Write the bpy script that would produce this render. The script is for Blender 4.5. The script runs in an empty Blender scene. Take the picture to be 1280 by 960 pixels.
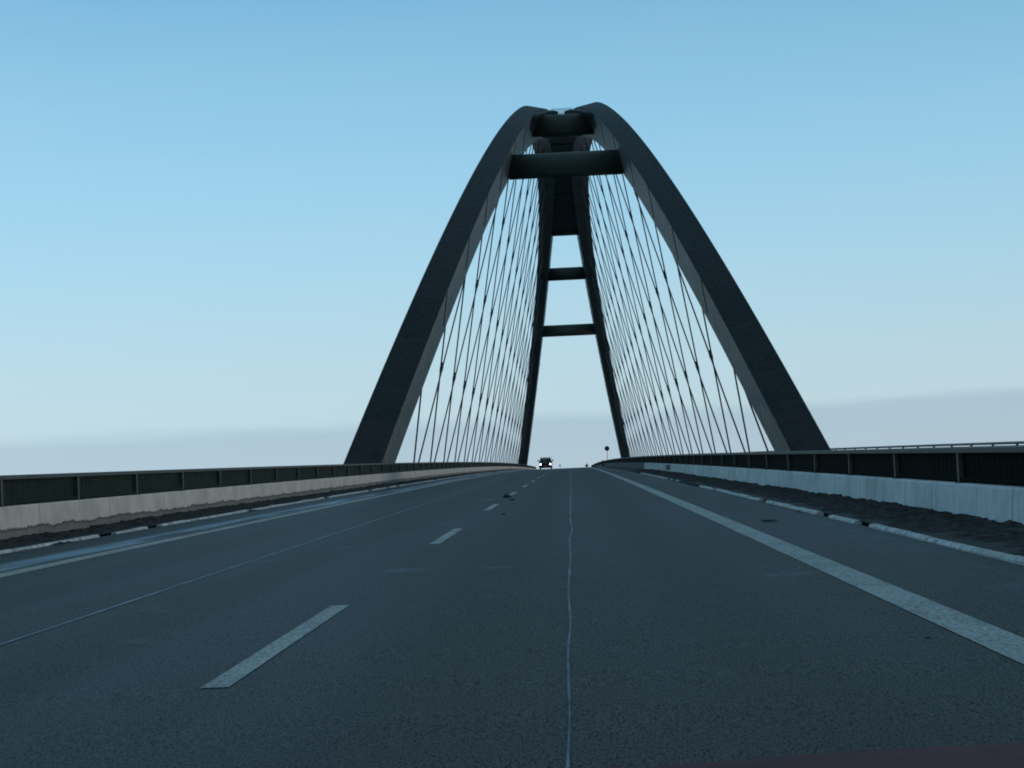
import bpy, bmesh, math, random
from mathutils import Vector, Matrix, noise
random.seed(7)
S = bpy.context.scene
COL = S.collection

# ------------------------------------------------------------------ camera
CAM_H = 1.05
cd = bpy.data.cameras.new('camera')
cam = bpy.data.objects.new('camera', cd)
COL.objects.link(cam)
S.camera = cam
cd.sensor_width = 36.0
cd.lens = 53.93
cd.clip_start = 0.05
cd.clip_end = 20000
_F = Vector((-0.03631168, 0.99782938, 0.05493625))
_R = Vector((0.99832026, 0.03870316, -0.04311303))
_U = Vector((0.04514565, -0.05327847, 0.99755866))
cam.matrix_world = Matrix(((_R.x, _U.x, -_F.x, 0), (_R.y, _U.y, -_F.y, 0),
                           (_R.z, _U.z, -_F.z, CAM_H), (0, 0, 0, 1)))

# ------------------------------------------------------------------ light
def lin(r, g, b):
    f = lambda c: (c/255/12.92) if c/255 <= .04045 else ((c/255+.055)/1.055)**2.4
    return (f(r), f(g), f(b), 1)

SUN_EL, SUN_AZ = math.radians(7), math.radians(82)     # azimuth from +Y, clockwise
W = bpy.data.worlds.new('World')
S.world = W
W.use_nodes = True
nt = W.node_tree
for n in list(nt.nodes): nt.nodes.remove(n)
def N(t, **k):
    n = nt.nodes.new(t)
    for a, v in k.items(): setattr(n, a, v)
    return n
def math_(op, a, b=None, c=None, clamp=False):
    n = N('ShaderNodeMath', operation=op); n.use_clamp = clamp
    for i, v in enumerate((a, b, c)):
        if v is None: continue
        if isinstance(v, (int, float)): n.inputs[i].default_value = v
        else: nt.links.new(v, n.inputs[i])
    return n.outputs[0]
tc = N('ShaderNodeTexCoord')
sep = N('ShaderNodeSeparateXYZ'); nt.links.new(tc.outputs['Generated'], sep.inputs[0])
X_, Y_, Z_ = sep.outputs
ramp = N('ShaderNodeValToRGB')
nt.links.new(Z_, ramp.inputs[0])
stops = [(0.0, (194, 217, 228)), (0.04, (193, 221, 233)), (0.085, (185, 221, 237)), (0.13, (174, 219, 241)),
         (0.18, (161, 213, 241)), (0.235, (147, 204, 236)), (0.30, (128, 188, 224)),
         (0.55, (118, 166, 196)), (1.0, (108, 148, 172))]
el = ramp.color_ramp.elements
while len(el) < len(stops): el.new(0.5)
for e, (p, c) in zip(el, stops):
    e.position = p; e.color = lin(*c)
# low bank of haze cloud with a soft, slightly ragged top
mp = N('ShaderNodeMapping'); mp.inputs['Scale'].default_value = (5, 5, 60)
nt.links.new(tc.outputs['Generated'], mp.inputs[0])
nz = N('ShaderNodeTexNoise'); nz.inputs['Scale'].default_value = 2.0; nz.inputs['Detail'].default_value = 5
nt.links.new(mp.outputs[0], nz.inputs['Vector'])
edge = math_('ADD', math_('MULTIPLY', math_('SUBTRACT', nz.outputs[0], 0.5), 0.011), 0.0345)
edge = math_('ADD', edge, math_('MULTIPLY', X_, 0.007))
d_ = math_('SUBTRACT', edge, Z_)
bank = N('ShaderNodeMapRange', interpolation_type='SMOOTHSTEP')
bank.inputs['From Min'].default_value = -0.004; bank.inputs['From Max'].default_value = 0.008
nt.links.new(d_, bank.inputs['Value'])
fade = N('ShaderNodeMapRange')
fade.inputs['From Min'].default_value = -0.01; fade.inputs['From Max'].default_value = 0.035
fade.inputs['To Min'].default_value = 0.6; fade.inputs['To Max'].default_value = 1.0
nt.links.new(Z_, fade.inputs['Value'])
azf = N('ShaderNodeMapRange')
azf.inputs['From Min'].default_value = -0.4; azf.inputs['From Max'].default_value = 0.15
azf.inputs['To Min'].default_value = 0.72; azf.inputs['To Max'].default_value = 0.75
nt.links.new(X_, azf.inputs['Value'])
bf = math_('MULTIPLY', math_('MULTIPLY', bank.outputs[0], fade.outputs[0]), azf.outputs[0])
bk = N('ShaderNodeMixRGB', blend_type='MULTIPLY')
bk.inputs['Color2'].default_value = (0.735, 0.765, 0.84, 1)
nt.links.new(bf, bk.inputs['Fac']); nt.links.new(ramp.outputs[0], bk.inputs['Color1'])
# brighter towards the left of the road, dimmer to the right and behind
az = math_('SUBTRACT', 1.0, math_('MULTIPLY', math_('MAXIMUM', math_('MINIMUM', X_, .4), -.5), 0.13))
bh = N('ShaderNodeMapRange'); bh.inputs['From Min'].default_value = -0.9; bh.inputs['From Max'].default_value = 0.75
bh.inputs['To Min'].default_value = 0.75; bh.inputs['To Max'].default_value = 1.0
nt.links.new(Y_, bh.inputs['Value'])
gain = math_('MULTIPLY', az, bh.outputs[0])
mul = N('ShaderNodeMixRGB', blend_type='MULTIPLY'); mul.inputs['Fac'].default_value = 1
nt.links.new(bk.outputs[0], mul.inputs['Color1']); nt.links.new(gain, mul.inputs['Color2'])
# faint uneven veil of high thin cloud
mp2 = N('ShaderNodeMapping'); mp2.inputs['Scale'].default_value = (1.2, 1.2, 6); mp2.inputs['Rotation'].default_value = (0.25, 0.1, 0.3)
nt.links.new(tc.outputs['Generated'], mp2.inputs[0])
nv = N('ShaderNodeTexNoise'); nv.inputs['Scale'].default_value = 3.0; nv.inputs['Detail'].default_value = 7; nv.inputs['Roughness'].default_value = .62
nt.links.new(mp2.outputs[0], nv.inputs['Vector'])
vr = N('ShaderNodeMapRange', interpolation_type='SMOOTHSTEP'); vr.inputs['From Min'].default_value = .42; vr.inputs['From Max'].default_value = .72
vr.inputs['To Max'].default_value = .06
nt.links.new(nv.outputs[0], vr.inputs['Value'])
veil = N('ShaderNodeMixRGB'); veil.inputs['Color2'].default_value = lin(214, 222, 232)
nt.links.new(vr.outputs[0], veil.inputs['Fac']); nt.links.new(mul.outputs[0], veil.inputs['Color1']); mul = veil
bg = N('ShaderNodeBackground'); bg.inputs['Strength'].default_value = 1.0
nt.links.new(mul.outputs[0], bg.inputs['Color'])
sky = N('ShaderNodeTexSky', sky_type='NISHITA'); sky.sun_disc = False
sky.sun_elevation = SUN_EL; sky.sun_rotation = SUN_AZ; sky.air_density = 1.0; sky.dust_density = 1.0
bg2 = N('ShaderNodeBackground'); bg2.inputs['Strength'].default_value = 0.07
nt.links.new(sky.outputs[0], bg2.inputs['Color'])
mx = N('ShaderNodeMixShader'); mx.inputs[0].default_value = 0.08
nt.links.new(bg.outputs[0], mx.inputs[1]); nt.links.new(bg2.outputs[0], mx.inputs[2])
wo = N('ShaderNodeOutputWorld'); nt.links.new(mx.outputs[0], wo.inputs['Surface'])

sl = bpy.data.lights.new('sun', 'SUN'); sl.energy = 0.5; sl.angle = math.radians(12); sl.color = (1.0, .84, .66)
so = bpy.data.objects.new('sun', sl); COL.objects.link(so)
sd = Vector((math.sin(SUN_AZ)*math.cos(SUN_EL), math.cos(SUN_AZ)*math.cos(SUN_EL), math.sin(SUN_EL)))
so.rotation_euler = sd.to_track_quat('Z', 'Y').to_euler()
S.view_settings.view_transform = 'Standard'; S.view_settings.look = 'None'
S.view_settings.exposure = 0; S.view_settings.gamma = 1
S.cycles.filter_width = 1.9

# ------------------------------------------------------------------ materials
def mat(name, col, rough=0.7, spec=0.5, metal=0.0, var=0.0, scale=4.0, bump=0.0, bscale=None, stretch=(1, 1, 1), col2=None, detail=6):
    m = bpy.data.materials.new(name); m.use_nodes = True
    t = m.node_tree; p = t.nodes['Principled BSDF']
    p.inputs['Base Color'].default_value = (*col, 1)
    p.inputs['Roughness'].default_value = rough
    p.inputs['Specular IOR Level'].default_value = spec
    p.inputs['Metallic'].default_value = metal
    if var or bump:
        tcn = t.nodes.new('ShaderNodeTexCoord'); mpn = t.nodes.new('ShaderNodeMapping')
        mpn.inputs['Scale'].default_value = stretch
        t.links.new(tcn.outputs['Object'], mpn.inputs[0])
        n = t.nodes.new('ShaderNodeTexNoise'); n.inputs['Scale'].default_value = scale; n.inputs['Detail'].default_value = detail
        n.inputs['Roughness'].default_value = 0.65
        t.links.new(mpn.outputs[0], n.inputs['Vector'])
        if var:
            r = t.nodes.new('ShaderNodeValToRGB')
            c2 = col2 or tuple(c*(1-var) for c in col)
            c1 = tuple(min(1, c*(1+var)) for c in col)
            r.color_ramp.elements[0].position = .3; r.color_ramp.elements[0].color = (*c2, 1)
            r.color_ramp.elements[1].position = .7; r.color_ramp.elements[1].color = (*c1, 1)
            t.links.new(n.outputs[0], r.inputs[0]); t.links.new(r.outputs[0], p.inputs['Base Color'])
        if bump:
            n2 = t.nodes.new('ShaderNodeTexNoise'); n2.inputs['Scale'].default_value = bscale or scale*4; n2.inputs['Detail'].default_value = 4
            t.links.new(mpn.outputs[0], n2.inputs['Vector'])
            b = t.nodes.new('ShaderNodeBump'); b.inputs['Strength'].default_value = bump; b.inputs['Distance'].default_value = .02
            t.links.new(n2.outputs[0], b.inputs['Height']); t.links.new(b.outputs[0], p.inputs['Normal'])
    return m

class G:
    """small node-graph helper for the hand-built materials"""
    def __init__(s, name, rough=.7, spec=.5):
        s.m = bpy.data.materials.new(name); s.m.use_nodes = True
        s.t = s.m.node_tree; s.p = s.t.nodes['Principled BSDF']
        s.p.inputs['Roughness'].default_value = rough; s.p.inputs['Specular IOR Level'].default_value = spec
        s.tc = s.t.nodes.new('ShaderNodeTexCoord')
    def put(s, sock, v):
        if isinstance(v, bpy.types.NodeSocket): s.t.links.new(v, sock)
        elif isinstance(v, tuple) and len(v) == 3 and sock.type == 'RGBA': sock.default_value = (*v, 1)
        else: sock.default_value = v
    def noise(s, scale, stretch=(1, 1, 1), detail=5, rough=.6, coord='Object', off=(0, 0, 0)):
        mp = s.t.nodes.new('ShaderNodeMapping'); mp.inputs['Scale'].default_value = stretch; mp.inputs['Location'].default_value = off
        s.t.links.new(s.tc.outputs[coord], mp.inputs[0])
        n = s.t.nodes.new('ShaderNodeTexNoise'); n.inputs['Scale'].default_value = scale
        n.inputs['Detail'].default_value = detail; n.inputs['Roughness'].default_value = rough
        s.t.links.new(mp.outputs[0], n.inputs['Vector']); return n.outputs[0]
    def xyz(s, coord='Object'):
        n = s.t.nodes.new('ShaderNodeSeparateXYZ'); s.t.links.new(s.tc.outputs[coord], n.inputs[0]); return n.outputs
    def f(s, op, a, b=0.0, c=0.0, clamp=False):
        n = s.t.nodes.new('ShaderNodeMath'); n.operation = op; n.use_clamp = clamp
        for i, v in enumerate((a, b, c)): s.put(n.inputs[i], v)
        return n.outputs[0]
    def rng(s, v, a, b, lo=0., hi=1., smooth=True):
        n = s.t.nodes.new('ShaderNodeMapRange'); n.interpolation_type = 'SMOOTHSTEP' if smooth else 'LINEAR'
        s.put(n.inputs['Value'], v)
        for k, q in (('From Min', a), ('From Max', b), ('To Min', lo), ('To Max', hi)): n.inputs[k].default_value = q
        return n.outputs[0]
    def mix(s, fac, a, b, mode='MIX'):
        n = s.t.nodes.new('ShaderNodeMixRGB'); n.blend_type = mode
        s.put(n.inputs['Fac'], fac); s.put(n.inputs['Color1'], a); s.put(n.inputs['Color2'], b); return n.outputs[0]
    def bump(s, h, strength, dist=.01):
        b = s.t.nodes.new('ShaderNodeBump'); b.inputs['Strength'].default_value = strength; b.inputs['Distance'].default_value = dist
        s.t.links.new(h, b.inputs['Height']); s.t.links.new(b.outputs[0], s.p.inputs['Normal'])
    def col(s, v): s.put(s.p.inputs['Base Color'], v)
    def rough(s, v): s.put(s.p.inputs['Roughness'], v)

def m_asphalt():
    g = G('asphalt', .56, .15)
    x, y, z = g.xyz()
    fine = g.noise(120, (1, .24, 1), 4, .85)
    mid = g.noise(7, (1, .3, 1), 5)
    big = g.noise(.35, (1, .12, 1), 4)
    base = g.mix(g.rng(fine, .34, .66), (.0085, .0082, .0072), (.052, .0495, .043))
    base = g.mix(g.rng(mid, .3, .7), base, g.mix(.5, base, (.023, .022, .019)))
    base = g.mix(g.f('MULTIPLY', g.rng(big, .40, .66), .6), base, (.040, .048, .058))
    # paler aggregate grains
    v = g.t.nodes.new('ShaderNodeTexVoronoi'); v.inputs['Scale'].default_value = 55
    g.t.links.new(g.tc.outputs['Object'], v.inputs['Vector'])
    grain = g.rng(v.outputs['Distance'], .0, .32, 1, 0)
    base = g.mix(g.f('MULTIPLY', grain, .18), base, (.10, .095, .085))
    # dark polished wheel tracks
    tr = None
    for c in (-4.9, -3.0, -.75, .95):
        d = g.f('ABSOLUTE', g.f('ADD', x, -c)); k = g.rng(d, .15, .55, 1, 0)
        tr = k if tr is None else g.f('MAXIMUM', tr, k)
    base = g.mix(g.f('MULTIPLY', tr, g.rng(big, .3, .7, .3, .65)), base, (.015, .0145, .013))
    # wet, frosty streaks along the two gutters
    wl = g.rng(g.f('ABSOLUTE', g.f('ADD', x, 6.83)), .12, .42, 1, 0)
    wr = g.rng(g.f('ABSOLUTE', g.f('ADD', x, -3.2)), .1, .34, 1, 0)
    n1 = g.rng(g.noise(.55, (2.5, .22, 1), 5, .6, off=(3, 1, 0)), .36, .54)
    n2 = g.rng(g.noise(2.2, (1.8, .3, 1), 5, .7), .5, .55)
    wet_sheen = g.f('MULTIPLY', wl, n1)
    base = g.mix(g.f('MULTIPLY', wet_sheen, .42), base, (.30, .42, .54))  # bluish wet sheen of the left gutter put into the colour
    wet = g.f('MULTIPLY', wr, n2)
    base = g.mix(g.f('MULTIPLY', wet, .55), base, (.016, .017, .017))
    n3 = g.rng(g.noise(2.6, (1.8, .28, 1), 6, .75, off=(9, 4, 0)), .52, .57)
    slush = g.f('MULTIPLY', g.rng(g.f('ABSOLUTE', g.f('ADD', x, -3.36)), .06, .2, 1, 0), n3)
    base = g.mix(g.f('MULTIPLY', slush, .09), base, (.22, .27, .32))
    fr = g.rng(g.noise(.8, (1, .8, 1), 4, .6, off=(1.3, 7.7, 0)), .63, .74)
    base = g.mix(g.f('MULTIPLY', fr, .6), base, (.09, .115, .15))
    g.col(base)
    g.put(g.p.inputs['Specular IOR Level'], g.rng(fine, .36, .64, .0, .26))
    g.rough(g.f('SUBTRACT', .57, g.f('MULTIPLY', g.f('MAXIMUM', g.f('MULTIPLY', wet, .12), g.f('MULTIPLY', wet_sheen, .5)), .3)))
    g.bump(g.f('ADD', fine, g.f('MULTIPLY', grain, .4)), .4, .010)
    return g.m

def m_paint(name, c, wear=.5):
    g = G(name, .8, .3)
    a = g.noise(48, (1, .3, 1), 4, .8); b = g.noise(2.2, (1, .5, 1), 5)
    k = g.f('MULTIPLY', g.rng(a, .44, .62), wear)
    base = g.mix(g.rng(b, .3, .7), c, tuple(q*.72 for q in c))
    g.col(g.mix(k, base, (.06, .066, .07)))
    g.bump(a, .4, .006)
    return g.m

def m_concrete(name, c, stain=(.06, .062, .06), band=None, streak=.5):
    g = G(name, .9, .25)
    x, y, z = g.xyz('UV')
    a = g.noise(1.1, (1, 1, 1), 6, .65); b = g.noise(14, (1, 1, 1), 5, .7)
    st = g.noise(1.0, (1, 5, .22), 5, .7)
    base = g.mix(g.rng(a, .3, .72), c, tuple(q*.7 for q in c))
    base = g.mix(g.f('MULTIPLY', g.rng(b, .45, .75), .35), base, tuple(q*.55 for q in c))
    base = g.mix(g.f('MULTIPLY', g.rng(st, .52, .72), streak), base, tuple(q*.4 for q in c))
    if band:           # splashed grime: v in the uv map is the height above the road in metres
        h = g.f('ADD', y, g.f('MULTIPLY', g.f('SUBTRACT', g.noise(1.6, (1, 1, .2), 6, .75), .5), .24))
        base = g.mix(g.f('MULTIPLY', g.rng(h, band-.02, band+.015, 1, 0), .72), base, stain)
        rim = g.f('MULTIPLY', g.rng(h, band-.045, band-.01), g.rng(h, band, band+.03, 1, 0))
        base = g.mix(g.f('MULTIPLY', rim, .7), base, (.025, .026, .026))
    # casting joints every 4 m (u in the uv map is the distance along the wall)
    jf = g.f('ABSOLUTE', g.f('SUBTRACT', g.f('FRACT', g.f('DIVIDE', x, 4.0)), .5))
    base = g.mix(g.rng(jf, .002, .006, .5, 0), base, (.03, .03, .03))
    g.col(base); g.bump(b, .25, .01)
    return g.m

def m_arch(name, c, dark, seam=True, rough=.55, spec=.4, amt=.5, foot=None):
    g = G(name, rough, spec)
    x, y, z = g.xyz('UV')
    a = g.noise(.8, (1, 1, 1), 6, .7); b = g.noise(5, (1, 1, 1), 5, .7); st = g.noise(.7, (3, 3, .25), 5, .7)
    base = g.mix(g.f('MULTIPLY', g.rng(a, .35, .7), amt), c, dark)
    base = g.mix(g.f('MULTIPLY', g.rng(b, .5, .75), amt*.6), base, tuple(q*1.45 for q in c))
    base = g.mix(g.f('MULTIPLY', g.rng(st, .5, .7), amt), base, dark)
    if seam:
        jf = g.f('ABSOLUTE', g.f('SUBTRACT', g.f('FRACT', g.f('DIVIDE', y, 5.9)), .5))
        wn = g.t.nodes.new('ShaderNodeTexWhiteNoise'); wn.noise_dimensions = '1D'
        g.put(wn.inputs['W'], g.f('FLOOR', g.f('ADD', g.f('DIVIDE', y, 5.9), .5)))
        base = g.mix(g.rng(wn.outputs['Value'], 0, 1, 0, .38), base, tuple(q*1.7 for q in c))
        base = g.mix(g.rng(jf, .006, .014, .6, 0), base, tuple(min(q*2.6, .2) for q in c))
    if foot:           # uneven lighter, browner tone on the lowest few metres of each leg
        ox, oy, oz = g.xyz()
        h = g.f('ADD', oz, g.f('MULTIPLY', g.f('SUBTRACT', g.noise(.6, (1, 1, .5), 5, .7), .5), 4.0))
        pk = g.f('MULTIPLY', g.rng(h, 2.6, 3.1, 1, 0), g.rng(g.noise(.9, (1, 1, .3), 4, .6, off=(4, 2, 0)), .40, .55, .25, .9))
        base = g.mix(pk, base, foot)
    g.col(base); g.rough(g.rng(b, .3, .7, rough-.1, rough+.15))
    return g.m

M = dict(
    asphalt=m_asphalt(),
    paint=m_paint('white_road_paint', (.48, .465, .44), .65),
    paint_dirty=m_paint('dirty_road_paint', (.48, .43, .37), .5),
    seal=mat('joint_sealant', (.105, .14, .17), .65, .3, var=.7, scale=5, stretch=(1, .6, 1)),
    seal_white=mat('salted_sealant', (.24, .30, .35), .7, .3, var=.45, scale=4, stretch=(1, .8, 1)),
    kerb=mat('kerb_stone', (.44, .44, .43), .85, .3, var=.5, scale=5, bump=.3, bscale=30),
    wall_right=m_concrete('pale_concrete', (.62, .67, .67), streak=.75),
    wall_left=m_concrete('weathered_concrete', (.62, .555, .495), band=.235, streak=.25),
    wall_old=m_concrete('grimy_concrete', (.115, .12, .125), streak=.6),
    slab=mat('slab_concrete', (.045, .043, .041), .9, .2, var=.3, scale=2),
    fence_panel=mat('fence_panel_paint', (.010, .019, .013), .7, .12, var=.4, scale=1.5),
    fence_panel_shaded=mat('fence_panel_shaded', (.0045, .006, .0045), .8, .04, var=.4, scale=1.5),  # darker copy of the panel paint; the shaded side is put into the colour
    fence_frame=mat('fence_frame_paint', (.050, .058, .050), .55, .4, var=.3, scale=5),
    rail=mat('galvanised_rail', (.08, .09, .09), .5, .5, var=.25, scale=6),
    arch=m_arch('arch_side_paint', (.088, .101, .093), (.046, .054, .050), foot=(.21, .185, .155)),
    arch_top=m_arch('arch_top_dark', (.0105, .0140, .0128), (.006, .008, .0075), amt=.9, rough=.6, spec=.2, foot=(.024, .020, .020)),  # top faces far darker than the arch sides
    arch_under=m_arch('arch_underside', (.085, .095, .09), (.055, .062, .06)),
    beam=m_arch('beam_paint', (.068, .077, .064), (.045, .052, .044), seam=False, spec=.25),
    cable=mat('cable_steel', (.014, .015, .016), .5, .4),
    clamp=mat('clamp_steel', (.016, .017, .018), .5, .4),
    deck=mat('deck_steel', (.10, .115, .11), .6, .4, var=.3, scale=1),
    dirt=mat('gritty_dirt', (.045, .042, .040), 1.0, .05, var=.75, scale=9, bump=1.0, bscale=22),
    water=mat('sea_water', (.02, .045, .055), .12, .5, bump=.6, bscale=.25, scale=.05, var=.2),
    land=mat('far_land', (.05, .06, .04), .95, .1, var=.5, scale=.02),
)

# ------------------------------------------------------------------ mesh helpers
class MB:
    def __init__(s): s.v = []; s.f = []; s.uv = {}; s.mi = []
    def add(s, vs, fs, mi=0):
        o = len(s.v); s.v += [tuple(p) for p in vs]
        for f in fs: s.f.append(tuple(i+o for i in f)); s.mi.append(mi)
        return s
    def box(s, x0, x1, y0, y1, z0, z1, mi=0):
        vs = [(x, y, z) for z in (z0, z1) for y in (y0, y1) for x in (x0, x1)]
        return s.add(vs, [(0, 2, 3, 1), (4, 5, 7, 6), (0, 1, 5, 4), (2, 6, 7, 3), (0, 4, 6, 2), (1, 3, 7, 5)], mi)
    def tube(s, a, b, r0, r1=None, n=8, mi=0, caps=True):
        a = Vector(a); b = Vector(b); r1 = r0 if r1 is None else r1
        d = (b-a).normalized(); u = d.orthogonal().normalized(); w = d.cross(u)
        vs = []
        for p, r in ((a, r0), (b, r1)):
            vs += [p+(u*math.cos(2*math.pi*i/n)+w*math.sin(2*math.pi*i/n))*r for i in range(n)]
        fs = [(i, (i+1) % n, n+(i+1) % n, n+i) for i in range(n)]
        if caps: fs += [tuple(range(n-1, -1, -1)), tuple(range(n, 2*n))]
        return s.add(vs, fs, mi)
    def loft(s, rings, mi=0, caps=True, closed=True):
        n = len(rings[0]); o = len(s.v); vs = [p for r in rings for p in r]; fs = []
        for k in range(len(rings)-1):
            for i in range(n if closed else n-1):
                j = (i+1) % n
                fs.append((k*n+i, k*n+j, (k+1)*n+j, (k+1)*n+i))
        if caps and closed:
            fs += [tuple(range(n-1, -1, -1)), tuple(range((len(rings)-1)*n, len(rings)*n))]
        return s.add(vs, fs, mi)
    def build(s, name, m, parent=None, smooth=False, uv=None, bevel=0):
        me = bpy.data.meshes.new(name)
        off = Vector((0, 0, 0))
        if parent is not None:
            q = parent
            while q: off += q.location; q = q.parent
        me.from_pydata([tuple(Vector(p)-off) for p in s.v], [], s.f)
        for mm in (m if isinstance(m, (list, tuple)) else [m]): me.materials.append(mm)
        for p, i in zip(me.polygons, s.mi): p.material_index = i; p.use_smooth = smooth
        if uv:
            L = me.uv_layers.new(name='UVMap')
            for l in me.loops: L.data[l.index].uv = uv(s.v[l.vertex_index], l.vertex_index)
        bm = bmesh.new(); bm.from_mesh(me); bmesh.ops.recalc_face_normals(bm, faces=bm.faces); bm.to_mesh(me); bm.free()
        o = bpy.data.objects.new(name, me); COL.objects.link(o)
        if parent is not None: o.parent = parent
        if bevel:
            b = o.modifiers.new('bevel', 'BEVEL'); b.width = bevel; b.segments = 2; b.limit_method = 'ANGLE'
        return o

def tag(o, label, cat, group=None, kind=None):
    o['label'] = label; o['category'] = cat
    if group: o['group'] = group
    if kind: o['kind'] = kind
    return o
def thing(name, loc, label, cat, group=None, rz=0):
    o = bpy.data.objects.new(name, None); COL.objects.link(o); o.location = loc; o.rotation_euler.z = rz
    o.empty_display_size = .3
    return tag(o, label, cat, group)
def structure(o): o['kind'] = 'structure'; return o

# ------------------------------------------------------------------ road profile (crest curve over the bridge)
YM, HALF = 201.6256, 123.9923
SL, KV = 0.00759, 0.00759/201.6256
def zr(y):
    if y > 520: return zr(520) + (SL-KV*520)*(y-520)
    if y < -60: return zr(-60) + (SL+KV*60)*(y+60)
    return SL*y - KV/2*y*y
ZM = zr(YM)
def yrange(a, b, near=2.0):
    ys = []; y = a
    while y < b-1e-6:
        ys.append(y); y += near if y < 420 else 40
    return ys+[b]

def strip(name, x0, x1, a, b, dz, m, wig=None, step=2.0, wfn=None):
    mb = MB(); rows = []
    ys = yrange(a, b, step)
    for y in ys:
        o = wig(y) if wig else 0; k = wfn(y) if wfn else 1; c = (x0+x1)/2; h = (x1-x0)/2*k
        rows.append([(c+o-h, y, zr(y)+dz), (c+o+h, y, zr(y)+dz)])
    mb.loft(rows, caps=False, closed=False)
    return structure(mb.build(name, m))

KL, KR = -8.10, 3.60          # faces of the left and right kerbs
# sea, far land, road
mb = MB(); mb.add([(-9000, -9000, -23), (9000, -9000, -23), (9000, 9000, -23), (-9000, 9000, -23)], [(0, 1, 2, 3)])
structure(mb.build('sea', M['water']))
mb = MB(); rings = []
for j in range(26):
    y = 1500+j*60; row = []
    for i in range(60):
        x = -1800+i*61; e = min(j, 25-j, i, 59-i)/6
        row.append((x, y+80*noise.noise((x*.004, 3, 0)), -24+min(1, e)*4+2*noise.noise((x*.003, y*.003, 1))))
    rings.append(row)
mb.loft(rings, caps=False, closed=False); structure(mb.build('far_land', M['land']))
mb = MB(); rows = []
for y in yrange(-60, 1900, 2.0):
    rows.append([(x, y, zr(y)) for x in (KL-.02, -4, -.2, KR+.02)])
mb.loft(rows, caps=False, closed=False)
structure(mb.build('road', M['asphalt']))
for nm, a, b in (('verge', -9.15, KL-.12), ('verge', KR+.12, 5.08)):
    strip(nm, a, b, -60, 520, .03, M['slab'])

# painted lines
strip('edge_line', -6.29-.13, -6.29+.13, -50, 1900, .004, M['paint_dirty'])
strip('edge_line', 2.155-.135, 2.155+.135, -50, 1900, .004, M['paint'])
mb = MB()
for k in range(-4, 60):
    a = 7.40+12*k; b = a+4.05
    mb.loft([[(-1.767-.07, y, zr(y)+.004), (-1.767+.07, y, zr(y)+.004)] for y in (a, (a+b)/2, b)], caps=False, closed=False)
structure(mb.build('lane_marking', M['paint']))
# sealed joints in the asphalt: a wavering one ahead, a straight one on the left lane
strip('joint_seal', -.067, -.043, -20, 420, .0045, M['seal'], step=.25,
      wig=lambda y: .016*noise.noise((y*.55, 0, 0))+.03*noise.noise((y*.2, 5, 0)),
      wfn=lambda y: (.8+.5*noise.noise((y*.9, 2, 0)))*min(1.5, .3+y/22))
strip('joint_seal', -3.685, -3.655, -20, 70, .0045, M['seal_white'], step=.25,
      wig=lambda y: .012*noise.noise((y*.5, 0, 3)), wfn=lambda y: max(.05, (.9+.9*noise.noise((y*.6, 2, 9)))*(1 if y < 30 else max(.0, 1-(y-30)/40))))

# kerbs: stones of about one metre, a few missing or buried on the right
def kerb(name, x0, x1, a, b, skip=lambda y: False):
    mb = MB(); y = a
    while y < b:
        L = min(1.0 if y < 120 else 4.0, b-y); j = random.uniform(-.008, .008); h = .046+random.uniform(-.012, .006)
        if not skip(y):
            c = .025; g = .012
            prof = [(x0, -.06), (x0, h-c), (x0+c, h), (x1-c, h), (x1, h-c), (x1, -.06)]
            mb.loft([[(x+j, q, zr(q)+z) for x, z in prof] for q in (y+g, y+L-g)])
        y += L
    return structure(mb.build(name, M['kerb']))
kerb('kerb', KL-.11, KL, -30, 400, skip=lambda y: noise.noise((int(y)*.71, 3, 1)) > .34)
kerb('kerb', KR, KR+.11, -30, 81, skip=lambda y: (43 < y < 59 and int(y*1.3) % 4 != 0) or (y > 14 and noise.noise((int(y)*.71, 8, 1)) > .36))

# gritty dirt swept against the walls
def bank(name, side, xk, xw, a, b, label):
    mb = MB(); rows = []; y = a; nx = 16
    while y < b:
        row = []
        spill = max(0, noise.noise((y*.35, side*7, 0))-.2)*.7 + max(0, noise.noise((y*1.3, side*3, 4))-.3)*.5
        if side > 0 and 43 < y < 59: spill += .22
        endf = min(1, max(0, (b-y)/8)) if side > 0 else 1
        for i in range(nx):
            t = i/(nx-1)
            x = xk+(xw-xk)*t - (side*spill*(1-t) if t < .5 else 0)
            if side > 0: prof = math.sin(min(1, t/.58)*math.pi/2)**1.2*.03
            else: prof = (math.sin(t*math.pi/2)**1.3)*.085
            nn = noise.noise((x*2.2, y*1.1, side*5))*.055+noise.noise((x*6, y*4.5, side))*.04+noise.noise((x*15, y*13, 2))*.034+noise.noise((x*.5, y*.25, side*9))*.035
            env = min(1, t*4)
            base = .022 if abs(x) >= abs(xk) else .003
            h = base + (prof+nn*.8)*env*endf
            if t == 0: h = -.03 if abs(x) < abs(xk)-.02 else .02
            row.append((x, y, zr(y)+max(h, -.03)))
        rows.append(row); y += .07 if y < 40 else (.14 if y < 90 else .5)
    mb.loft(rows, caps=False, closed=False)
    o = mb.build(name, M['dirt'], smooth=True)
    return tag(o, label, 'dirt', kind='stuff')
bank('dirt_bank', -1, KL-.10, -9.095, 4, 330, 'dark gritty dirt swept against the left concrete wall')
bank('dirt_bank', 1, KR+.10, 5.045, 4, 106, 'dark lumpy dirt heaped against the pale right concrete wall')

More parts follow.
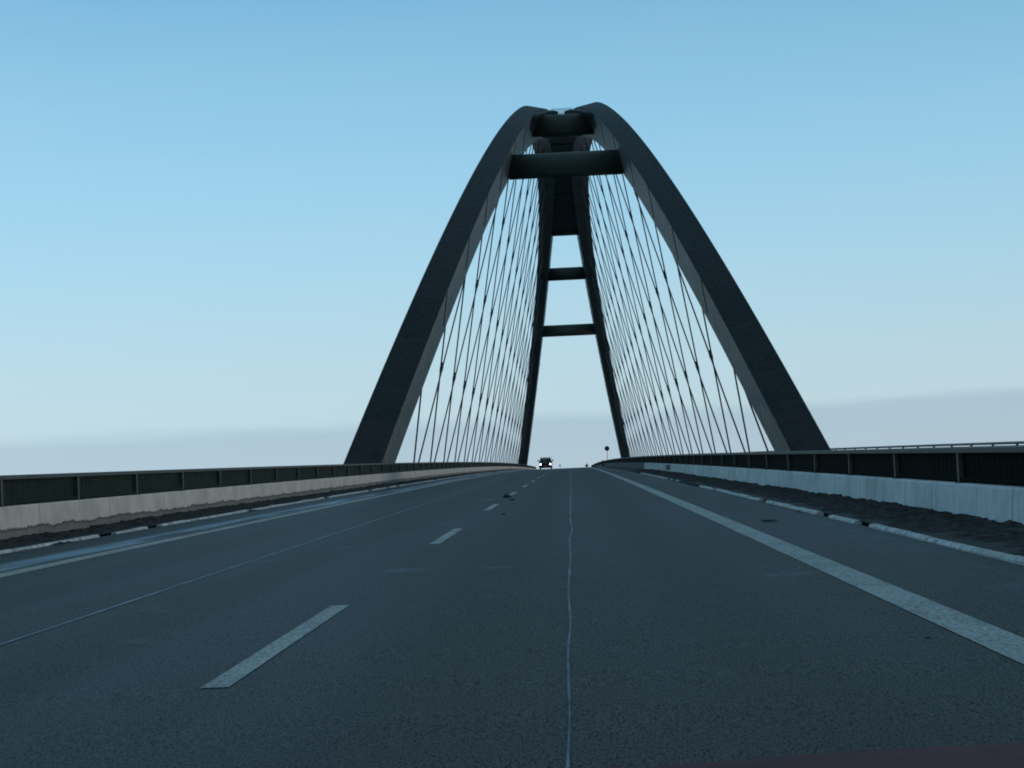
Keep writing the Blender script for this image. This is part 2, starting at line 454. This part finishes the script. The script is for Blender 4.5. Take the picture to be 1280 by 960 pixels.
# ------------------------------------------------------------------ low concrete walls
def wall(name, x0, x1, a, b, h, m, label):
    s = 1 if x1 > x0 else -1
    mb = MB(); rings = []
    prof = [(x0, 0.02), (x0+s*.03, h-.03), (x0+s*.05, h), (x1-s*.02, h), (x1, h-.03), (x1, .02)]
    for y in yrange(a, b, 2.0): rings.append([(x, y, zr(y)+z) for x, z in prof])
    mb.loft(rings)
    o = mb.build(name, m, uv=lambda p, i: (p[1], p[2]-zr(p[1])))
    return tag(o, label, 'wall')
wall('concrete_wall', -9.10, -9.36, -40, 420, .615, M['wall_left'], 'long grey concrete wall with splashed grime under the left fence')
wall('concrete_wall', 5.05, 5.33, -40, 107.2, .455, M['wall_right'], 'pale bluish concrete wall beside the lumpy dirt bank on the right')
wall('concrete_wall', 5.05, 5.33, 107.3, 420, .455, M['wall_old'], 'dark grimy concrete wall beyond the end of the pale one')
mb = MB(); mb.box(5.02, 5.055, 79.6, 82.6, zr(81)+.16, zr(81)+.40); mb.box(5.0, 5.03, 80.4, 81.8, zr(81)+.19, zr(81)+.37)
tag(mb.build('joint_cover', M['fence_frame'], bevel=.006), 'small dark plate on the pale right wall over an expansion joint', 'cover plate')

# ------------------------------------------------------------------ fences on the walls
def fence(x, s, y_first, a, b, zb, zt, panel_m, label, gap=4.0):
    t = thing('panel_fence', (x, 100, zr(100)), label, 'fence')
    n = min(99, int((b-y_first)/gap)+1)
    first = None
    mb = MB(); rings = []; y = a; i = 0
    while y < b:                                              # ribbed sheet
        dx = (.0, .007, .007, .0)[i % 4]
        xx = x+s*(.03+dx)
        rings.append([(xx, y, zr(y)+zb+.003), (xx, y, zr(y)+zt-.05), (xx+s*.006, y, zr(y)+zt-.05), (xx+s*.006, y, zr(y)+zb+.003)])
        y += (.10, .02)[i % 2] if y < 140 else .5; i += 1
    mb.loft(rings); mb.build('panel', panel_m, t)
    mb = MB(); mb.loft([[(x+dx, y, zr(y)+zt+dz) for dx, dz in ((-.045, -.07), (-.045, -.01), (-.03, 0), (.03, 0), (.045, -.01), (.045, -.07))] for y in yrange(a, b, 2.0)])
    mb.build('top_rail', M['fence_frame'], t)
    mb = MB(); mb.loft([[(x+dx, y, zr(y)+zb+dz) for dx, dz in ((-.025, .03), (-.025, .07), (.02, .07), (.02, .03))] for y in yrange(a, b, 2.0)])
    mb.build('bottom_rail', panel_m, t)
    for k in range(n):
        yy = y_first+gap*k
        if first is None:
            p = MB(); z0 = zr(yy)
            p.box(x-s*.035, x+s*.028, yy-.045, yy+.045, z0+zb, z0+zt-.072)
            p.box(x-.06, x+.06, yy-.07, yy+.07, z0+zb-.0005, z0+zb+.012)
            first = p.build('post', M['fence_frame'], t)
        else:
            o = first.copy(); COL.objects.link(o); o.parent = t
            o.location = (0, yy-y_first, zr(yy)-zr(y_first))
    return t
fence(-9.20, -1, 12.85, -20, 400, .615, 1.12, M['fence_panel'], 'dark green panel fence on the left wall, longest in the near left', 3.85)
fence(5.15, 1, 8.6, -20, 404, .455, .925, M['fence_panel_shaded'], 'near black panel fence with pale posts on the right wall')

# open railing on the outer edge beyond the track, to the right
t = thing('edge_railing', (13.2, 150, zr(150)), 'thin open steel railing behind the right panel fence at the deck edge', 'railing')
for zz, r in ((.90, .042), (.785, .042), (.45, .02)):
    mb = MB(); mb.loft([[(13.2+r*math.cos(q*math.pi/4), y, zr(y)+zz-r+r*math.sin(q*math.pi/4)) for q in range(8)] for y in yrange(10, 300, 2.5)])
    mb.build('rail', M['rail'], t)
first = None
for k in range(98):
    yy = 20+2.6*k
    if first is None:
        p = MB(); p.box(13.17, 13.23, yy-.04, yy+.04, zr(yy)-.02, zr(yy)+.85); first = p.build('post', M['rail'], t); y0p = yy
    else:
        o = first.copy(); COL.objects.link(o); o.parent = t; o.location = (0, yy-y0p, zr(yy)-zr(y0p))

# ------------------------------------------------------------------ the arch bridge
XL, XR, TL = -10.4987, 11.762, .22027
ZC, ZB, PW, DEP, W0, W1 = 41.596, .29785, 1.93007, 3.1974, 1.79618, 2.60365
CC = 1/math.sqrt(1+TL*TL); SS = TL*CC
def arch_c(tt):
    q = abs(tt); z = ZB+(ZC-ZB)*(1-q**PW)
    dz = -(ZC-ZB)*PW*q**(PW-1)*(1 if tt > 0 else -1)/HALF if q > 1e-6 else 0
    L = math.hypot(1, dz)
    u = max(0, 1-q/.5); w = W0+(W1-2)*u*u*(3-2*u)
    return YM+tt*HALF, z, -dz/L, 1/L, w
def arch_p(side, tt, o, n, dw=0.):
    """o -1 inner .. +1 outer, n -1 intrados .. +1 extrados"""
    y, z, ny, nz, w = arch_c(tt)
    yy = y+n*ny*DEP/2; zz = z+n*nz*DEP/2; w = w/2*o+dw
    return Vector(((XL if side < 0 else XR)-side*TL*zz+side*w*CC, yy, zz+w*SS+ZM))
def plane_pt(side, y, z, o=0.):
    return Vector(((XL if side < 0 else XR)-side*TL*z+side*o*CC, y, z+o*SS+ZM))

bridge = thing('arch_bridge', (.6, YM, ZM), 'tall dark steel bridge of two leaning arches with crossed cables', 'bridge')
NT = 200
for side in (-1, 1):
    mb = MB(); pts = []; uvs = []
    run = 0; last = None
    for k in range(NT+1):
        tt = -1.06+2.12*k/NT
        y, z, *_ = arch_c(tt)
        if last: run += math.hypot(y-last[0], z-last[1])
        last = (y, z)
        pts.append((tt, run))
    c = .04
    def ring(tt):
        e = c/(W0/2); f_ = c/(DEP/2)
        return [arch_p(side, tt, o, n) for o, n in ((-1, -1+f_), (-1, 1-f_), (-1+e, 1), (1-e, 1), (1, 1-f_), (1, -1+f_), (1-e, -1), (-1+e, -1))]
    n = 8
    rings = [ring(tt) for tt, _ in pts]
    o0 = 0; vs = [p for r in rings for p in r]; mb.v = [tuple(p) for p in vs]
    for k in range(NT):
        for i in range(n):
            j = (i+1) % n
            mb.f.append((k*n+i, k*n+j, (k+1)*n+j, (k+1)*n+i))
            mb.mi.append(1 if i in (1, 2, 3) else (2 if i in (5, 6, 7) else 0))
    ul = [r for _, r in pts for _i in range(n)]
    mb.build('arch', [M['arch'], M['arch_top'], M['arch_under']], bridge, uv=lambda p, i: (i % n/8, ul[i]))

# cross beams between the arches (rounded box section)
def solve_tt(tt): return tt
def cross_beam(tt, dep_off, h, d, name='cross_beam', haunch=0.):
    a = arch_p(-1, tt, -1, dep_off, .15); b = arch_p(1, tt, -1, dep_off, .15)
    y, z, ny, nz, w = arch_c(tt)
    N_ = Vector((0, ny, nz)); T_ = Vector((0, nz, -ny))
    mb = MB(); rings = []
    ts = [0, .06, .12, .2, .5, .8, .88, .94, 1] if haunch else [0, 1]
    for t in ts:
        c = a.lerp(b, t); e = min(t, 1-t); k = 1+haunch*max(0, 1-e/.2)**2
        r = []
        for i in range(20):
            q = 2*math.pi*i/20; cx = math.cos(q); sx = math.sin(q)
            sx = math.copysign(abs(sx)**.7, sx); cx = math.copysign(abs(cx)**.7, cx)
            r.append(c+T_*(cx*d/2*k)+N_*(sx*h/2*k))
        rings.append(r)
    mb.loft(rings); return mb.build(name, M['beam'], bridge, smooth=True)
for tt in (-.6, .613): cross_beam(tt, -.36, 2.05, 1.6)
for tt in (-.425, .452): cross_beam(tt, 0.1, 2.1, 1.7)
for tt in (-.29, .29): cross_beam(tt, -.35, 1.9, 1.5)
for tt in (-.14, 0, .14): cross_beam(tt, -.3, 1.8, 1.5)
# solid bracing plate closing the crown between the arches
mb = MB(); rings = []
for k in range(41):
    tt = -.28+.56*k/40
    a = arch_p(-1, tt, -1, -.75, .1); b = arch_p(1, tt, -1, -.75, .1)
    a2 = arch_p(-1, tt, -1, -.60, .1); b2 = arch_p(1, tt, -1, -.60, .1)
    rings.append([a, b, b2, a2])
mb.loft(rings); mb.build('crown_plate', M['beam'], bridge)
# gusset haunches that thicken the inner sides next to the upper near beam
for side in (-1, 1):
    for sg in (-1,):
        mb = MB(); rings = []
        for tt, ww in ((-.47, .02), (-.44, .55), (-.40, 1.0), (-.34, 1.12), (-.28, 1.1), (-.22, .8), (-.17, .02)):
            r = [arch_p(side, tt, -1, nn, -dw) for nn, dw in ((-.2, -.1), (.9, -.1), (.985, ww*.95), (.78, ww), (.1, ww*.6))]
            rings.append(r)
        mb.loft(rings); mb.build('gusset', M['arch_top'], bridge, smooth=False)
# maintenance railing across the upper beam
a = Vector((-.42, 166, 39.45)); b = Vector((1.83, 166, 39.45))
mb = MB(); n = 13
for k in range(n+1):
    p = a.lerp(b, k/n); mb.tube(p-Vector((0, 0, .5)), p+Vector((0, 0, .62)), .034, n=5)
mb.tube(a+Vector((0, 0, .62)), b+Vector((0, 0, .62)), .02, n=6); mb.tube(a+Vector((0, 0, .1)), b+Vector((0, 0, .1)), .02, n=6)
mb.build('maintenance_railing', M['cable'], bridge)

# hangers: a rhombic net of crossed cables in each arch plane, clamped where they cross
PITCH, LEAN, ZA = 11.75, .742, -.35
def hang_top(y0, dr):
    z = 0.
    while z < 60:
        y = y0+dr*LEAN*(z-ZA); tt = (y-YM)/HALF
        if abs(tt) >= 1: return None
        if z > arch_c(tt)[1]-.3: return z
        z += .05
    return None
for side in (-1, 1):
    for k in range(20):
        y0 = YM+(k-9.5)*PITCH
        for dr in (1, -1):
            if (k == 0 and (dr < 0 or side < 0)) or (k == 19 and dr > 0): continue
            zt = hang_top(y0, dr)
            if zt is None: continue
            oo = -.055*dr
            A = plane_pt(side, y0-dr*LEAN*.5, ZA-.5, oo); B = plane_pt(side, y0+dr*LEAN*(zt-ZA), zt, oo)
            mb = MB(); mb.tube(A, B, .055, n=6)
            d = (B-A).normalized(); mb.tube(A, A+d*1.1, .075, n=8); mb.tube(B-d*2.6, B-d*1.6, .065, n=8)
            if (dr < 0) == (k < 10):      # cover strip up the inner face of the arch, in line with the cable
                e = []
                for nn in (-.96, .96):
                    zq = zt-.5
                    for it in range(120):
                        yq = y0+dr*LEAN*(zq-ZA); tq = (yq-YM)/HALF
                        ya, za, ny, nz, w = arch_c(tq)
                        if (zq-za)*nz >= nn*DEP/2: break
                        zq += .06
                    e.append(plane_pt(side, yq, zq, -(w/2+.02)))
                mb.tube(e[0], e[1], .024, n=6)
            h = mb.build('hanger_cable', M['cable'], bridge, smooth=True)
            if dr > 0:
                for j in range(1, 6):
                    zc = ZA+j*PITCH/2/LEAN
                    yc = y0+LEAN*(zc-ZA)
                    # the crossing must be with a cable that exists
                    k2 = k+j
                    if k2 > 19 or zc > zt-1.5: break
                    tt = (yc-YM)/HALF
                    if zc > arch_c(tt)[1]-2.2: break
                    c = plane_pt(side, yc, zc); up = Vector((-side*TL, 0, 1)).normalized()
                    q = MB(); rg = []
                    for e, r in ((-.40, .08), (-.22, .145), (.0, .17), (.22, .145), (.40, .08)):
                        rg.append([c+up*e+Vector((r*.8*math.cos(i*math.pi/4), r*math.sin(i*math.pi/4), 0)) for i in range(8)])
                    q.loft(rg); q.build('cable_clamp', M['clamp'], h, smooth=True)
# anchor plates running up the inner face of the arch where each hanger enters it
# deck girder
mb = MB(); rings = []
for y in yrange(-300, 1900, 5.0):
    rings.append([(x, y, zr(y)+z) for x, z in ((-12.3, -.02), (13.5, -.02), (13.5, -.45), (9.5, -2.2), (-8.5, -2.2), (-12.3, -.45))])
mb.loft(rings); mb.build('deck', M['deck'], bridge)

# ------------------------------------------------------------------ vehicles
VM = dict(
    van=mat('van_paint', (.012, .014, .020), .45, .4), tyre=mat('tyre_rubber', (.012, .012, .012), .85, .2),
    rim=mat('rim_alloy', (.16, .16, .16), .4, .5, metal=.6), glass=mat('dark_car_glass', (.012, .016, .02), .12, .4),
    trim=mat('black_trim', (.010, .010, .011), .7, .2), plate=mat('number_plate', (.35, .36, .36), .6, .3),
    red=mat('dusty_maroon_paint', (.078, .030, .034), .75, .06, var=.25, scale=6), lens=mat('lamp_lens', (.35, .36, .37), .2, .5),
)
lamp = bpy.data.materials.new('lit_headlamp'); lamp.use_nodes = True
p_ = lamp.node_tree.nodes['Principled BSDF']; p_.inputs['Emission Color'].default_value = (1, .97, .92, 1); p_.inputs['Emission Strength'].default_value = 9

def ringsec(cx, y, hw, z0, z1, r=.10, crown=0., n=9):
    """closed cross section of a car body at y: flat sill, rounded shoulders, crowned top"""
    pts = [(cx-hw*.94, y, z0), (cx-hw, y, z0+.12)]
    pts += [(cx-hw, y, z1-crown*hw*hw-r)]
    for i in range(1, n*2):
        t = -1+i/n; x = t*hw
        e = max(0, abs(x)-(hw-r))/r
        z = z1-crown*x*x-r*(1-math.sqrt(max(0, 1-e*e)))
        pts.append((cx+x, y, z))
    pts += [(cx+hw, y, z1-crown*hw*hw-r), (cx+hw, y, z0+.12), (cx+hw*.94, y, z0)]
    return pts
def wheel(t, x, y, r, s, w=.2):
    mb = MB(); mb.loft([[(x+s*dx, y+rr*math.cos(q*math.pi/12), t.location.z*0+zb_+r+rr*math.sin(q*math.pi/12)) for q in range(24)] for dx, rr in ((-w/2, r*.8), (-w/2+.03, r), (w/2-.03, r), (w/2, r*.8))])
    wh = mb.build('wheel', VM['tyre'], t, smooth=False)
    mb = MB(); mb.loft([[(x+s*dx, y+rr*math.cos(q*math.pi/12), zb_+r+rr*math.sin(q*math.pi/12)) for q in range(24)] for dx, rr in ((w/2-.05, r*.66), (w/2+.006, r*.66), (w/2+.012, r*.5), (w/2-.01, r*.15))])
    mb.build('rim', VM['rim'], wh)

# oncoming van on the crest (its front faces the camera)
VX, VY = -3.82, 226.0
zb_ = zr(VY+1)
van = thing('van', (VX, VY, zb_), 'dark oncoming van with lit headlights on the bridge crest', 'van')
mb = MB(); mb.loft([ringsec(VX, VY+y, hw, zb_+z0, zb_+z1, r, cr) for y, hw, z0, z1, r, cr in
    ((0, .70, .24, .70, .08, .05), (.06, .84, .18, .86, .10, .05), (.22, .90, .15, .95, .12, .06), (.55, .93, .15, 1.02, .12, .06), (1.0, .95, .15, 1.12, .10, .05), (1.3, .95, .15, 1.16, .06, .02), (4.5, .95, .15, 1.16, .06, .02), (4.75, .90, .30, 1.12, .06, .02))])
mb.build('body', VM['van'], van, smooth=False)
mb = MB(); mb.loft([ringsec(VX, VY+y, hw, zb_+1.05, zb_+z1, r, .03) for y, hw, z1, r in
    ((.95, .86, 1.12, .03), (1.62, .76, 1.58, .10), (1.85, .77, 1.65, .12), (4.3, .77, 1.65, .12), (4.7, .84, 1.12, .03))])
mb.build('cabin', VM['van'], van)
mb = MB(); mb.add([(VX-.78, VY+1.0, zb_+1.16), (VX+.78, VY+1.0, zb_+1.16), (VX+.66, VY+1.58, zb_+1.54), (VX-.66, VY+1.58, zb_+1.54), (VX-.78, VY+.975, zb_+1.17), (VX+.78, VY+.975, zb_+1.17), (VX+.66, VY+1.55, zb_+1.56), (VX-.66, VY+1.55, zb_+1.56)],
    [(4, 5, 6, 7), (0, 3, 2, 1), (0, 1, 5, 4), (1, 2, 6, 5), (2, 3, 7, 6), (3, 0, 4, 7)])
mb.build('windscreen', VM['glass'], van)
mb = MB(); mb.tube((VX-.2, VY+.96, zb_+1.18), (VX-.16, VY+1.53, zb_+1.54), .02); mb.build('wiper', VM['plate'], van)
for sx in (-1, 1):
    mb = MB()
    for y0, y1 in ((1.75, 2.6), (2.7, 3.5), (3.6, 4.35)):
        mb.add([(VX+sx*.90, VY+y0, zb_+1.18), (VX+sx*.90, VY+y1, zb_+1.18), (VX+sx*.805, VY+y1, zb_+1.52), (VX+sx*.805, VY+y0, zb_+1.52),
                (VX+sx*.88, VY+y0, zb_+1.18), (VX+sx*.88, VY+y1, zb_+1.18), (VX+sx*.78, VY+y1, zb_+1.52), (VX+sx*.78, VY+y0, zb_+1.52)], [(0, 1, 2, 3), (7, 6, 5, 4), (0, 4, 5, 1), (1, 5, 6, 2), (2, 6, 7, 3), (3, 7, 4, 0)])
    mb.build('side_windows', VM['glass'], van)
    c = Vector((VX+sx*.71, VY+.06, zb_+.70)); mb = MB(); rg = []
    for k, r in ((0, .10), (-.05, .095), (-.085, .06), (-.095, .015)):
        rg.append([c+Vector((r*1.15*math.cos(q*math.pi/8), k, r*math.sin(q*math.pi/8))) for q in range(16)])
    mb.loft(rg); mb.build('headlight', lamp, van, smooth=True)
    mb = MB(); c = Vector((VX+sx*1.06, VY+1.35, zb_+1.24)); rg = []
    for k, r in ((-.09, .05), (-.06, .10), (.0, .115), (.03, .10)):
        rg.append([c+Vector((r*1.1*math.cos(q*math.pi/6), k, r*math.sin(q*math.pi/6))) for q in range(12)])
    mb.loft(rg); mb.tube(c, c-Vector((sx*.16, 0, .06)), .03); mb.build('mirror', VM['trim'], van)
    mb = MB(); mb.tube((VX+sx*.66, VY+1.95, zb_+1.68), (VX+sx*.66, VY+4.2, zb_+1.68), .022)
    for y in (2.0, 4.1): mb.tube((VX+sx*.66, VY+y, zb_+1.60), (VX+sx*.66, VY+y, zb_+1.68), .02)
    mb.build('roof_rail', VM['trim'], van)
    wheel(van, VX+sx*.84, VY+.85, .33, sx); wheel(van, VX+sx*.84, VY+3.75, .33, sx)
mb = MB(); mb.box(VX-.80, VX+1.02, VY+2.15, VY+2.25, zb_+1.69, zb_+1.74); mb.build('roof_bar', VM['trim'], van)
mb = MB(); mb.box(VX-.46, VX+.46, VY-.03, VY+.02, zb_+.56, zb_+.70)
for k in range(3): mb.box(VX-.44, VX+.44, VY-.045, VY-.028, zb_+.58+k*.04, zb_+.595+k*.04)
mb.build('grille', VM['trim'], van)
mb = MB(); mb.box(VX-.26, VX+.26, VY-.035, VY-.015, zb_+.40, zb_+.51); mb.build('number_plate', VM['plate'], van, bevel=.004)
mb = MB(); mb.box(VX-.86, VX+.86, VY-.05, VY+.12, zb_+.16, zb_+.385); mb.build('bumper', VM['trim'], van, bevel=.03)

# the car the view is taken from: its bonnet edge shows at the lower right
CX = .36; zb_ = 0.0
car = thing('car', (CX, 0, 0), 'dusty maroon car whose bonnet edge shows at the lower right', 'car')
secs = [(1.66, .62, .34, .60, .06, .09), (1.60, .74, .26, .68, .08, .09), (1.50, .80, .22, .718, .10, .09), (1.38, .83, .20, .762, .12, .09), (1.28, .845, .20, .798, .12, .09), (1.2, .85, .20, .8245, .12, .09), (1.1, .855, .20, .838, .12, .09),
        (.8, .86, .20, .868, .10, .085), (.4, .865, .20, .902, .09, .08), (.0, .87, .20, .932, .08, .07), (-.1, .87, .20, .944, .07, .05), (-.5, .87, .20, .95, .06, .02), (-2.3, .87, .22, .95, .06, .02), (-2.6, .83, .26, .93, .08, .03), (-2.75, .74, .34, .80, .08, .03)]
mb = MB(); mb.loft([ringsec(CX, y, hw, z0, z1, r, c) for y, hw, z0, z1, r, c in secs]); mb.build('body', VM['red'], car, smooth=True)
mb = MB()
for sx in (-1, 1):      # pressed creases along the bonnet
    rg = []
    for y, z in ((1.26, .806), (1.2, .8245), (1.1, .838), (.8, .868), (.4, .902), (.05, .929)):
        x = CX+sx*(.34+.10*(1.2-y)); zz = z-.09*(x-CX)**2
        rg.append([(x-.03, y, zz-.004), (x, y, zz+.005), (x+.03, y, zz-.004)])
    mb.loft(rg, caps=False, closed=False)
mb.build('bonnet_crease', VM['red'], car, smooth=True)
mb = MB(); mb.loft([ringsec(CX, y, hw, .93, z1, r, .02) for y, hw, z1, r in ((-.12, .80, .97, .02), (-.85, .60, 1.36, .06), (-1.05, .60, 1.41, .08), (-2.0, .60, 1.40, .08), (-2.55, .74, .98, .02))]); mb.build('cabin', VM['red'], car)
mb = MB(); mb.add([(CX-.72, -.12, .985), (CX+.72, -.12, .985), (CX+.54, -.80, 1.345), (CX-.54, -.80, 1.345), (CX-.72, -.14, .97), (CX+.72, -.14, .97), (CX+.54, -.82, 1.33), (CX-.54, -.82, 1.33)], [(0, 1, 2, 3), (7, 6, 5, 4), (0, 4, 5, 1), (1, 5, 6, 2), (2, 6, 7, 3), (3, 7, 4, 0)])
mb.build('windscreen', VM['glass'], car)
for sx in (-1, 1):
    mb = MB()
    for y0, y1 in ((-.72, -1.3), (-1.38, -2.05)):
        mb.add([(CX+sx*.80, y0, .97), (CX+sx*.80, y1, .97), (CX+sx*.625, y1, 1.33), (CX+sx*.625, y0, 1.33), (CX+sx*.77, y0, .97), (CX+sx*.77, y1, .97), (CX+sx*.60, y1, 1.33), (CX+sx*.60, y0, 1.33)], [(0, 1, 2, 3), (7, 6, 5, 4), (0, 4, 5, 1), (1, 5, 6, 2), (2, 6, 7, 3), (3, 7, 4, 0)])
    mb.build('side_windows', VM['glass'], car)
    mb = MB(); mb.loft([[(CX+sx*.55+a*.13, 1.60+dy-.05*abs(sx*.55+a*.13), .53+b*.055) for a, b in ((-1, -1), (1, -1), (1.1, .6), (-1, 1))] for dy in (-.06, .01)]); mb.build('headlight', VM['lens'], car, bevel=.01)
    wheel(car, CX+sx*.78, .95, .30, sx, .19); wheel(car, CX+sx*.78, -1.75, .30, sx, .19)
mb = MB(); mb.tube((.29, .42, .885), (.29, .42, .912), .016, .012); mb.tube((.29, .44, .91), (.29, .40, .914), .010); mb.build('washer_nozzle', VM['trim'], car)

# ------------------------------------------------------------------ signs and posts
SM = dict(blue=mat('sign_blue', (.010, .018, .07), .5, .3), red=mat('sign_red', (.10, .012, .016), .5, .3), pole=mat('sign_pole', (.07, .08, .085), .5, .4), back=mat('sign_back', (.03, .033, .035), .6, .3))
SX, SY = 5.226, 222.0; z0 = zr(SY); zc = 3.339
t = thing('round_sign', (SX, SY, z0), 'round blue and red sign on a thin pole above the far right wall', 'sign')
mb = MB(); mb.tube((SX, SY+.04, z0+.45), (SX, SY+.04, zc+.30), .038, n=10); mb.build('pole', SM['pole'], t)
mb = MB(); mb.tube((SX, SY-.01, zc), (SX, SY+.012, zc), .355, n=40); mb.build('disc', SM['back'], t)
mb = MB(); mb.tube((SX, SY-.016, zc), (SX, SY-.012, zc), .27, n=40); fld = mb.build('blue_field', SM['blue'], t)
mb = MB(); rg = [[(SX+r*math.cos(q*math.pi/20), SY+dy, zc+r*math.sin(q*math.pi/20)) for q in range(40)] for r, dy in ((.27, -.012), (.27, -.022), (.35, -.022), (.35, -.012))]
mb.loft(rg, caps=False); mb.build('red_rim', SM['red'], t)
mb = MB()
for sg in (-1, 1):
    d = Vector((.7071, 0, sg*.7071)); u = Vector((-.7071*sg, 0, .7071)); c = Vector((SX, SY-.02-.002*(sg > 0), zc))
    mb.add([c+d*.265+u*.035, c-d*.265+u*.035, c-d*.265-u*.035, c+d*.265-u*.035], [(0, 1, 2, 3)])
mb.build('red_cross', SM['red'], t)
TX, TY = 4.18, 420.0; z0 = zr(TY)
t = thing('triangular_sign', (TX, TY, z0), 'tiny dark triangular sign standing beyond the crest of the road', 'sign')
mb = MB(); mb.tube((TX, TY+.04, z0), (TX, TY+.04, 1.5), .04); mb.build('pole', SM['pole'], t)
mb = MB(); mb.loft([[(TX-.50, TY+dy, .72), (TX-.45, TY+dy, .64), (TX+.45, TY+dy, .64), (TX+.50, TY+dy, .72), (TX+.06, TY+dy, 1.58), (TX-.06, TY+dy, 1.58)] for dy in (-.01, .01)]); mb.build('plate', SM['back'], t)
mb = MB(); mb.loft([[(TX-.32, TY-.016, .76), (TX+.32, TY-.016, .76), (TX, TY-.016, 1.38)], [(TX-.32, TY-.011, .76), (TX+.32, TY-.011, .76), (TX, TY-.011, 1.38)]]); mb.build('red_field', SM['red'], t)
def marker(x, y, zlo, zhi, w, label, cat='post'):
    t = thing('marker_post', (x, y, zr(y)), label, cat)
    mb = MB(); mb.loft([[(x+w*a*k, y+w*b*k, z) for a, b in ((-.5, -.35), (.5, -.35), (.5, .35), (-.5, .35))] for z, k in ((zr(y), 1), (zlo, 1), (zhi-.25*w, 1), (zhi, .55))]); mb.build('shaft', SM['back'], t)
    mb = MB(); mb.box(x-w*.42, x+w*.42, y-w*.37, y-w*.355, zhi-.75*w, zhi-.45*w); mb.build('reflector', VM['lens'], t)
marker(2.83, 425, .2, .42, .42, 'tiny dark post just showing above the crest near the triangular sign')
marker(4.66, 228, zr(228)+.5, zr(228)+.93, .24, 'short dark post at the far right wall left of the round sign')
PX, PY = -6.9, 920.0
t = thing('marker_board', (PX, PY, zr(PY)), 'faint grey narrow board on a pole right of the oncoming van', 'board')
mb = MB(); mb.tube((PX, PY, zr(PY)), (PX, PY, 2.0), .06); mb.build('pole', SM['pole'], t)
mb = MB(); mb.box(PX-.36, PX+.36, PY-.09, PY-.06, .9, 2.2); mb.build('board', M['rail'], t, bevel=.01)

# ------------------------------------------------------------------ clods and scraps on the road
def clod(x, y, r, seed, label, flat=.6):
    bm = bmesh.new(); bmesh.ops.create_icosphere(bm, subdivisions=3, radius=1)
    for v in bm.verts:
        k = 1+.35*noise.noise(v.co*1.4+Vector((seed, 0, 0)))+.15*noise.noise(v.co*4+Vector((seed, 3, 0)))
        v.co = Vector((v.co.x*r*k*1.25, v.co.y*r*k, max(-r*.25, v.co.z*r*k*flat)))
    me = bpy.data.meshes.new('dirt_clod'); bm.to_mesh(me); bm.free(); me.materials.append(M['dirt'])
    for p in me.polygons: p.use_smooth = True
    o = bpy.data.objects.new('dirt_clod', me); COL.objects.link(o); o.location = (x, y, zr(y)+r*.22)
    tag(o, label, 'clod', 'clods of dirt dropped on the road')
clod(-1.76, 41.0, .085, 1.0, 'largest dark clod beside the dashed centre line', .8)
clod(-1.52, 38.4, .05, 5.0, 'small dark clod just right of the largest clod', .5)
clod(-1.30, 28.7, .035, 9.0, 'tiny dark clod between two dashes right of the centre line', .35)
clod(2.72, 21.6, .085, 13.0, 'flat dark clod outside the right edge line', .12)
clod(1.84, 8.25, .014, 17.0, 'thin dark scrap left of the near right edge line', .2)
